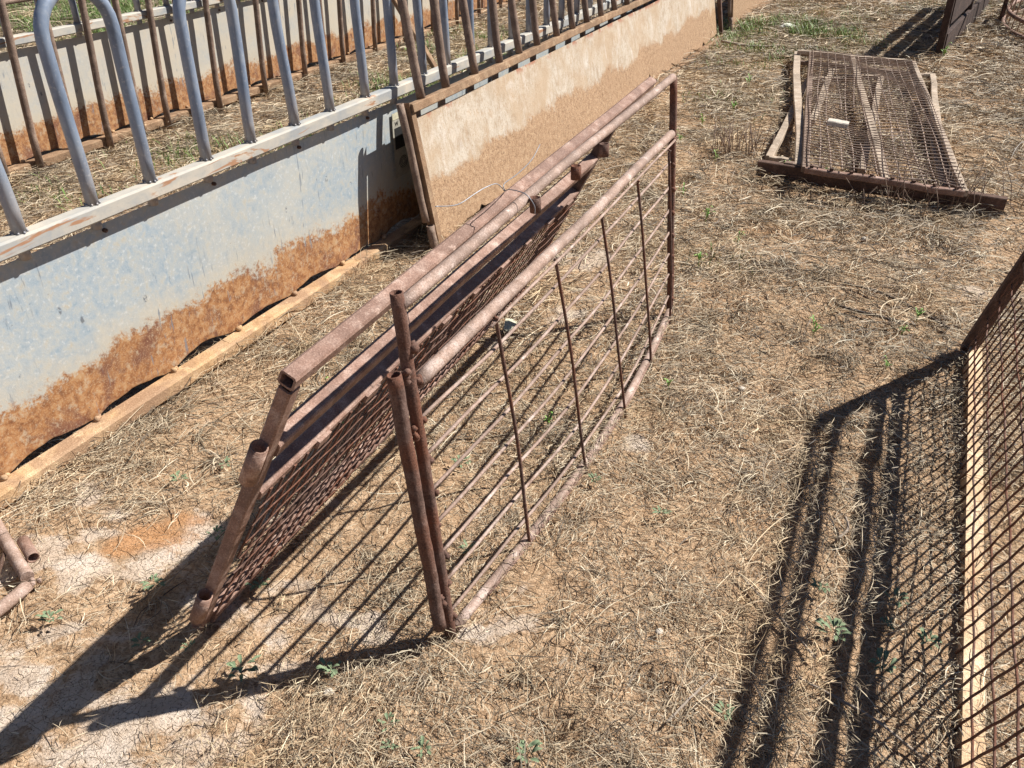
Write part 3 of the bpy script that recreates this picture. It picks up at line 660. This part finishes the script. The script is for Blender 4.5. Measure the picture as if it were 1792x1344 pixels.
# ------------------------------------------------------------------ stack of frames lying on the ground
def poly_frame(pts, w, h, mat, parent, name='side_rail'):
    for a, b in pts:
        m = MB(); m.rect(line(a, b, 10, .003), w, h, bev=.003); m.build(name, mat, parent)
def quadp(A, B, C, D, u, v, z=0):
    A, B, C, D = map(Vector, (A, B, C, D)); p = A.lerp(B, u).lerp(D.lerp(C, u), v); p.z += z; return p
def lying():
    t = thing('flat_steel_frame', 'bare steel frame at the bottom of the flat pile, corners poking out either side', 'steel frame', (0,0,0), 90)
    o = Vector((1.6,5.25,0)); t.location = o
    A = Vector((1.56,5.14,.05))-o; B = Vector((2.42,4.66,.05))-o; F_ = Vector((2.97,6.07,.05))-o; C = Vector((3.49,7.40,.05))-o; D = Vector((2.416,7.234,.05))-o
    poly_frame([(A, A.lerp(B, .14)), (B, F_), (F_, C), (C, D), (D, A)], .045, .04, 'pale_rail', t)
    poly_frame([(Vector((2.84,7.89,.05))-o, Vector((2.06,5.95,.05))-o), (Vector((3.08,7.42,.05))-o, Vector((2.04,4.90,.05))-o), (Vector((2.75,5.60,.05))-o, Vector((2.39,4.61,.05))-o)], .045, .03, 'pale_rail', t, 'cross_brace')
    t2 = thing('flat_steel_frame', 'warped pale steel frame under the mesh gate of the flat pile', 'steel frame', (1.66,4.87,0), 90)
    o = Vector((1.66,4.87,0))
    a = Vector((1.66,4.87,.09))-o; b = Vector((2.56,8.1,.09))-o; c = Vector((3.40,7.62,.085))-o; d = Vector((2.40,4.5,.085))-o
    m = MB(); m.rect([a, Vector((1.83,5.45,.10))-o, Vector((1.99,6.05,.10))-o, Vector((2.08,6.40,.10))-o, Vector((2.31,7.25,.10))-o, b], .055, .035, bev=.003); m.build('side_rail', 'pale_rail', t2)
    poly_frame([(b, c), (c, d), (a+Vector((-.07,.04,0)), a+Vector((.12,-.06,0)))], .045, .035, 'brown_pipe', t2)
    t3 = thing('steel_bar', 'dark steel bar lying along the front of the flat pile', 'steel bar', (1.45,4.96,0), 90)
    o = Vector((1.45,4.96,0)); m = MB(); m.rect(line(Vector((1.45,4.96,.056))-o, Vector((2.60,4.33,.052))-o, 8, .002), .05, .085); m.build('bar', 'dark_rust', t3)
    # the mesh gate on top
    A = Vector((1.635,4.69,.13)); B = Vector((2.365,4.33,.12)); C = Vector((3.353,7.50,.13)); D = Vector((2.62,7.90,.13))
    t4 = thing('rusty_mesh_gate', 'wire mesh gate lying flat on top of the pile of frames', 'mesh gate', (A.x,A.y,0), 90); o = Vector((A.x,A.y,0))
    A, B, C, D = A-o, B-o, C-o, D-o
    q = lambda u, v, z=0: quadp(A, B, C, D, u, v, z)
    for nm, a, b, w, mt in (('end_rail', q(0,0), q(1,0), .04, 'red_rust'), ('end_rail', q(-.14,1), q(1,1), .035, 'pale_rail'), ('side_rail', q(0,0), q(0,1), .04, 'brown_pipe'), ('side_rail', q(1,0), q(1,1), .035, 'pale_rail'),
                            ('middle_rail', q(.53,0,-.012), q(.42,1,-.012), .045, 'pale_rail'), ('end_rail', q(-.1,.92,-.035), q(1,.92,-.035), .035, 'brown_pipe')):
        m = MB(); m.rect(line(a, b, 14, .003), w, .032); m.build(nm, mt, t4)
    m = MB(); r = .0034
    rr = random.Random(4)
    def sag(u, v): return .022+.008*math.sin(u*5+v*7)+.003*math.sin(v*17+u*3)-.035*math.exp(-((u-.35)**2+(v-.32)**2)/.02)
    for k in range(14):
        u = .015+k/13*.97; w1 = rr.uniform(-.012, .012); w2 = rr.uniform(0, 6)
        if .14 < u < .50 and k % 2 == 1:
            segs = [(0, .21), (.46 if k % 4 == 1 else .42, 1)]
        else: segs = [(0, 1)]
        for s0, s1 in segs:
            P = []
            for i in range(41):
                v = s0+(s1-s0)*i/40; uu = u+.018*math.sin(v*7+w2)*math.sin(math.pi*v)+w1*math.sin(math.pi*v); P.append(q(uu, v, sag(uu, v)))
            m.tube(P, r, 5)
    nrow = 54
    for k in range(nrow):
        v = .012+k/(nrow-1)*.976; P = []
        for i in range(25):
            u = -.01+1.02*i/24; vv = v+.006*math.sin(u*9+k*.4)+.004*math.sin(u*17+v*30); P.append(q(u, vv, sag(u, v)+r*1.6))
        m.tube(P, r*.95, 5)
    m.build('wire_mesh', 'mesh_tan', t4)
    for k in range(8): u = .04+k*.13; p = q(u, .0, .018); m = MB(); m.box(p.x-.008, p.x+.008, p.y-.008, p.y+.008, p.z-.004, p.z+.012); m.build('mesh_clip', 'dark_rust', t4)
    p = Vector((2.086,5.536,.155))
    t5 = MB(); t5.rect([(-.062,.004,0),(-.02,-.004,.003),(.02,.005,.0),(.065,-.002,.0)], .085, .035, bev=.006); ob = t5.build('wood_block', 'stone', None, p, (0, .1, R_(-14)))
    tag(ob, 'small pale block resting on the flat wire mesh', 'block')
lying()

# ------------------------------------------------------------------ far right gate and feeder
def far_gate():
    t = thing('dark_steel_gate', 'dark steel gate standing edge on near the top right, beyond the flat pile', 'gate', (3.98,8.36,0), 31.5, 1)
    L = 3.4
    for z, h in ((.11,.20),(.40,.22),(.66,.15),(.92,.13)):
        m = MB(); m.rect(line((0, 0, z), (L, 0, z), 10, .003), .04, h, up=(0,0,1)); m.build('rail', 'shade_dark_rust', t)
    for x in (0, L/2, L):
        m = MB(); m.rect([(x, .02, 0), (x, .02, .99)], .06, .10, up=(1,0,0)); m.build('upright', 'shade_dark_rust', t)
far_gate()
def ring():
    t = thing('curved_feeder', 'curved rusty feeder of stacked pipe hoops and thin rods at the top right corner', 'feeder', (7.62,9.05,0), 90)
    for z, r, w in ((.03,2.46,.022),(.16,2.44,.022),(.36,2.42,.02),(.95,2.40,.02)):
        m = MB(); m.tube([(r*math.cos(a), r*math.sin(a), z) for a in np.linspace(0, 2*math.pi, 97)], w, 8); m.build('hoop', 'red_rust', t)
    m = MB()
    for k in range(80):
        a = k/80*2*math.pi; m.tube([(2.44*math.cos(a), 2.44*math.sin(a), .03), (2.40*math.cos(a+.02), 2.40*math.sin(a+.02), .95)], .006, 5)
    o = m.build('rod_ring', 'tan_rust', t)
    for k in range(10):
        a = k/10*2*math.pi+2.6; m = MB(); m.rect([(2.49*math.cos(a), 2.49*math.sin(a), 0), (2.46*math.cos(a), 2.46*math.sin(a), 1.0)], .05, .03, up=(1,0,0)); m.build('leg', 'dark_rust', t)
ring()
def corner_pipes():
    t = thing('rusty_pipe_frame', 'corner of a rusty pipe frame lying on the ground at the left edge', 'pipe frame', (-1.255,1.62,0), 90)
    m = MB(); m.tube(line((-.015, .017, .03), (-.60, .66, .03), 12, .002), .0165, 14, 0, .03); m.build('side_pipe', 'tan_rust', t)
    m = MB(); m.tube(line((-.0, -.012, .03), (-.16, -.42, .03), 12, .002), .0165, 14, 0, .03); m.build('side_pipe', 'tan_rust', t)
    m = MB(); m.tube([(-.09, .151, .035), (-.03, .084, .035)], .0165, 14, .8); m.build('pipe_socket', 'red_rust', t)
    m = MB()
    for k in range(10): m.ball((random.uniform(-.012,.018), random.uniform(-.014,.018), random.uniform(.014,.030)), .008)
    m.build('weld_lump', 'tan_rust', t)
    for k in range(3): 
        m = MB(); m.tube([(-.05-.04*k, -.13-.1*k, .03), (-.13-.1*k, .14+.1*k, .03)], .005, 8); m.build('rod', 'dark_rust', t)
corner_pipes()

# ------------------------------------------------------------------ loose wire
GM = Matrix.Translation((-.15,1.468,0)) @ Matrix.Rotation(R_(90-24.95), 4, 'Z') @ Matrix.Rotation(R_(-5), 4, 'X')
def wire():
    P = [(0.342,0.100,0.976),(0.423,0.090,0.954),(0.492,0.080,0.958),(0.534,0.070,0.962),(0.577,0.060,0.958),(0.587,0.045,0.937),(0.594,0.050,0.953),(0.693,0.060,0.948),(0.807,0.070,0.952),(0.891,0.080,0.971)]
    Q = [(0.588,0.045,0.939),(0.573,0.020,0.947),(0.547,-0.030,0.947),(0.548,-0.050,0.920),(0.548,-0.050,0.899)]
    m = MB()
    for S in (P, Q):
        V = [GM @ Vector(p) for p in S]; C = []
        for i in range(len(V)-1):
            p0, p1, p2, p3 = V[max(i-1,0)], V[i], V[i+1], V[min(i+2, len(V)-1)]
            for k in range(5):
                u = k/5; C.append(.5*((2*p1)+(p2-p0)*u+(2*p0-5*p1+4*p2-p3)*u*u+(3*p1-p0-3*p2+p3)*u**3))
        C.append(V[-1]); m.tube(C, .0012, 6)
    tag(m.build('twisted_wire', 'wire'), 'loose grey tie wire twisted round the top pipes of the two gates', 'wire')
wire()

# ------------------------------------------------------------------ weeds, sticks, scraps
def gz(x, y): return float(hgt(x, y))
def leaf(m, c, a, L, W, lift):
    d = Vector((math.cos(a), math.sin(a), 0)); s = Vector((-d.y, d.x, 0)); c = Vector(c)
    pts = []
    for t, w in ((0,.15),(.3,.8),(.6,1),(.85,.6),(1,.05)):
        p = c+d*L*t+Vector((0,0,lift*L*math.sin(t*2.2))); pts.append((p-s*W*w/2+Vector((0,0,W*w*.25)), p, p+s*W*w/2+Vector((0,0,W*w*.25))))
    vs = [q for r in pts for q in r]; fs = []
    for i in range(4):
        for j in range(2): fs.append((3*i+j, 3*i+j+1, 3*i+j+4, 3*i+j+3))
    m.add(vs, fs, True)
M['bright_weed'] = plain('bright_weed_leaf', (.20,.36,.07), .6)
M['weed'] = plain('dull_weed_leaf', (.19,.25,.14), .8)
weed_meshes = []; up_meshes = []
for s in range(5):
    rr = random.Random(s+30); m = MB()
    for k in range(rr.randint(12, 18)):
        a = rr.uniform(0, 6.28); rad = rr.uniform(0, .022); leaf(m, (rad*math.cos(a), rad*math.sin(a), rr.uniform(.006,.026)), a+rr.uniform(-.7,.7), rr.uniform(.014,.030), rr.uniform(.007,.013), rr.uniform(.1,.8))
    o = m.build('weed', 'weed'); weed_meshes.append(o.data); bpy.data.objects.remove(o)
for s in range(4):
    rr = random.Random(s+70); m = MB()
    for k in range(rr.randint(7, 11)):
        z = rr.uniform(.004, .045); leaf(m, (rr.uniform(-.005,.005), rr.uniform(-.005,.005), z), rr.uniform(0, 6.28), rr.uniform(.02, .04), rr.uniform(.005,.009), rr.uniform(.8,1.4))
    m.tube([(0,0,-.01),(.002,.001,.025),(.0,.0,.05)], .0016, 5)
    o = m.build('weed', 'bright_weed'); up_meshes.append(o.data); bpy.data.objects.remove(o)
weeds = [(.47,1.22),(-.27,1.2),(-.26,1.14),(-.19,1.13),(-.42,1.34),(.03,1.12),(-.63,1.35),(-.78,1.42),(-.9,1.43),(-.66,1.62),(-.93,1.62),(-.83,1.82),(-.9,2.15),(-1.02,2.07),(-.8,2.1),(-.66,2.12),
         (-.72,2.35),(-.58,2.34),(-.55,2.6),(-.62,2.55),(-.42,2.9),(-.36,2.95),(.43,1.9),(.78,1.45),(.8,1.6),(.87,1.36),(.98,1.56),(.93,1.48),(1.0,1.42),(.12,2.35),(.56,2.6),(1.2,3.0),(1.55,3.0),(1.4,2.75),
         (1.65,3.1),(1.1,3.9),(1.0,4.2),(.95,4.6),(.85,3.6),(1.25,5.2),(1.32,6.0),(1.1,5.6),(1.6,6.3),(1.62,4.95),(1.8,4.85),(2.0,4.7),(3.6,5.7),(2.9,4.3),(1.9,7.1),(3.95,8.25),(.25,2.05),(-.16,2.15),(-1.15,1.5),(-.12,1.75)]
for i, (x, y) in enumerate(weeds):
    far = y > 2.2
    o = bpy.data.objects.new('weed', up_meshes[i % 4] if far else weed_meshes[i % 5]); col.objects.link(o); s = random.uniform(.55, 1.05)*(1+.12*max(0, y-2))
    o.location = (x, y, gz(x, y)+.018); o.rotation_euler = (0, 0, random.uniform(0, 6.28)); o.scale = (s, s, s)
    if far: tag(o, 'tiny bright green upright weed in the dry straw farther from the camera', 'weed', 'bright upright weeds farther back')
    else: tag(o, 'small dull green rosette weed in the straw of the near foreground', 'weed', 'dull rosette weeds in the foreground')
def stick(pts, r, mat, label):
    V = [Vector((x, y, gz(x, y)+z)) for x, y, z in pts]; m = MB(); C = []
    for i in range(len(V)-1):
        p0, p1, p2, p3 = V[max(i-1,0)], V[i], V[i+1], V[min(i+2, len(V)-1)]
        for k in range(5):
            u = k/5; C.append(.5*((2*p1)+(p2-p0)*u+(2*p0-5*p1+4*p2-p3)*u*u+(3*p1-p0-3*p2+p3)*u**3)+Vector((random.uniform(-.3,.3)*r, random.uniform(-.3,.3)*r, 0)))
    C.append(V[-1]); m.tube(C, r, 6, 0, .15); c = sum(C, Vector())/len(C)
    o = m.build('stick', mat); tag(o, label, 'stick')
stick([(.60,1.66,.02),(.64,1.56,.02),(.69,1.46,.015),(.72,1.38,.02)], .0035, 'stick', 'long bent grey stick lying across the left shadow bands of the right gate')
stick([(.66,1.33,.02),(.74,1.27,.02),(.80,1.21,.02),(.87,1.12,.015)], .0035, 'stick', 'lower grey stick running toward the foot bar of the right gate')
stick([(1.48,3.48,.02),(1.60,3.36,.03),(1.72,3.2,.02),(1.76,3.05,.02)], .006, 'dark_stick', 'dark curved twig beyond the far end of the right gate')
stick([(1.38,3.25,.02),(1.5,3.15,.02),(1.64,3.08,.02)], .006, 'dark_stick', 'short dark twig just left of the curved one')
stick([(.34,1.2,.02),(.40,1.26,.02),(.47,1.33,.015)], .003, 'stick', 'thin pale stick in the straw at the bottom centre')
stick([(.9,1.78,.03),(.94,1.82,.03),(.95,1.87,.03)], .004, 'stick', 'short pale twig on the middle shadow bands of the right gate')
stick([(2.05,8.9,.05),(2.3,8.75,.04),(2.6,8.8,.04)], .012, 'stick', 'dry branch by the green grass at the far barrier end')
m = MB(); m.ball((0,0,.03), .07, .5); m.ball((.08,.02,.02), .05, .5); m.ball((-.06,-.02,.02), .04, .6)
o = m.build('white_scrap', 'white', None, (2.93,9.78,.01)); tag(o, 'crumpled white scrap lying beside the green grass', 'scrap')
m = MB(); m.add([(-.03,-.012,.01),(.0,-.018,.018),(.035,-.006,.012),(.03,.012,.02),(0,.018,.03),(-.03,.01,.014)], [(0,1,4,5),(1,2,3,4)], True)
o = m.build('dry_leaf', 'cream', None, (-.005,3.04,gz(-.005,3.04)+.015), (.1,.1,1.2)); o.scale = (1.6,1.6,1.6); tag(o, 'pale curled leaf in the gap behind the rail gate', 'leaf')
for i, (x, y, r, lb) in enumerate([(.83,2.62,.014,'pale pebble on the open straw right of the rail gate'),(.36,1.46,.010,'small pebble near the foot of the rail gate'),(-.42,1.28,.013,'grey pebble inside the long post shadow'),(1.75,4.0,.02,'pale pebble in the open ground before the flat pile'),(-.3,2.3,.012,'pebble on bare clay behind the rail gate')]):
    m = MB(); m.ball((0,0,0), r, .6); m.ball((r*.4,r*.2,0), r*.8, .6); o = m.build('pebble', 'stone', None, (x, y, gz(x, y)+.016)); tag(o, lb, 'pebble')
def stalks(cx, cy, n, spread, label):
    m = MB()
    for k in range(n):
        x = random.gauss(0, spread); y = random.gauss(0, spread*.4); h = random.uniform(.08, .26); a = random.uniform(0, 6.28); b = random.uniform(.02, .09)
        m.tube([(x, y, 0), (x+b*.3*math.cos(a), y+b*.3*math.sin(a), h*.5), (x+b*math.cos(a), y+b*math.sin(a), h)], .0022, 4)
    o = m.build('dry_stalks', 'brown_pipe', None, (cx, cy, 0)); tag(o, label, 'dry weeds')
M['brown_stalk'] = plain('brown_stalk', (.30,.21,.14), .9)
stalks(2.30, 4.42, 60, .22, 'dry brown stalks standing before the right half of the dark steel bar')
stalks(1.42, 5.35, 40, .10, 'dry brown stalks at the left corner of the flat pile')
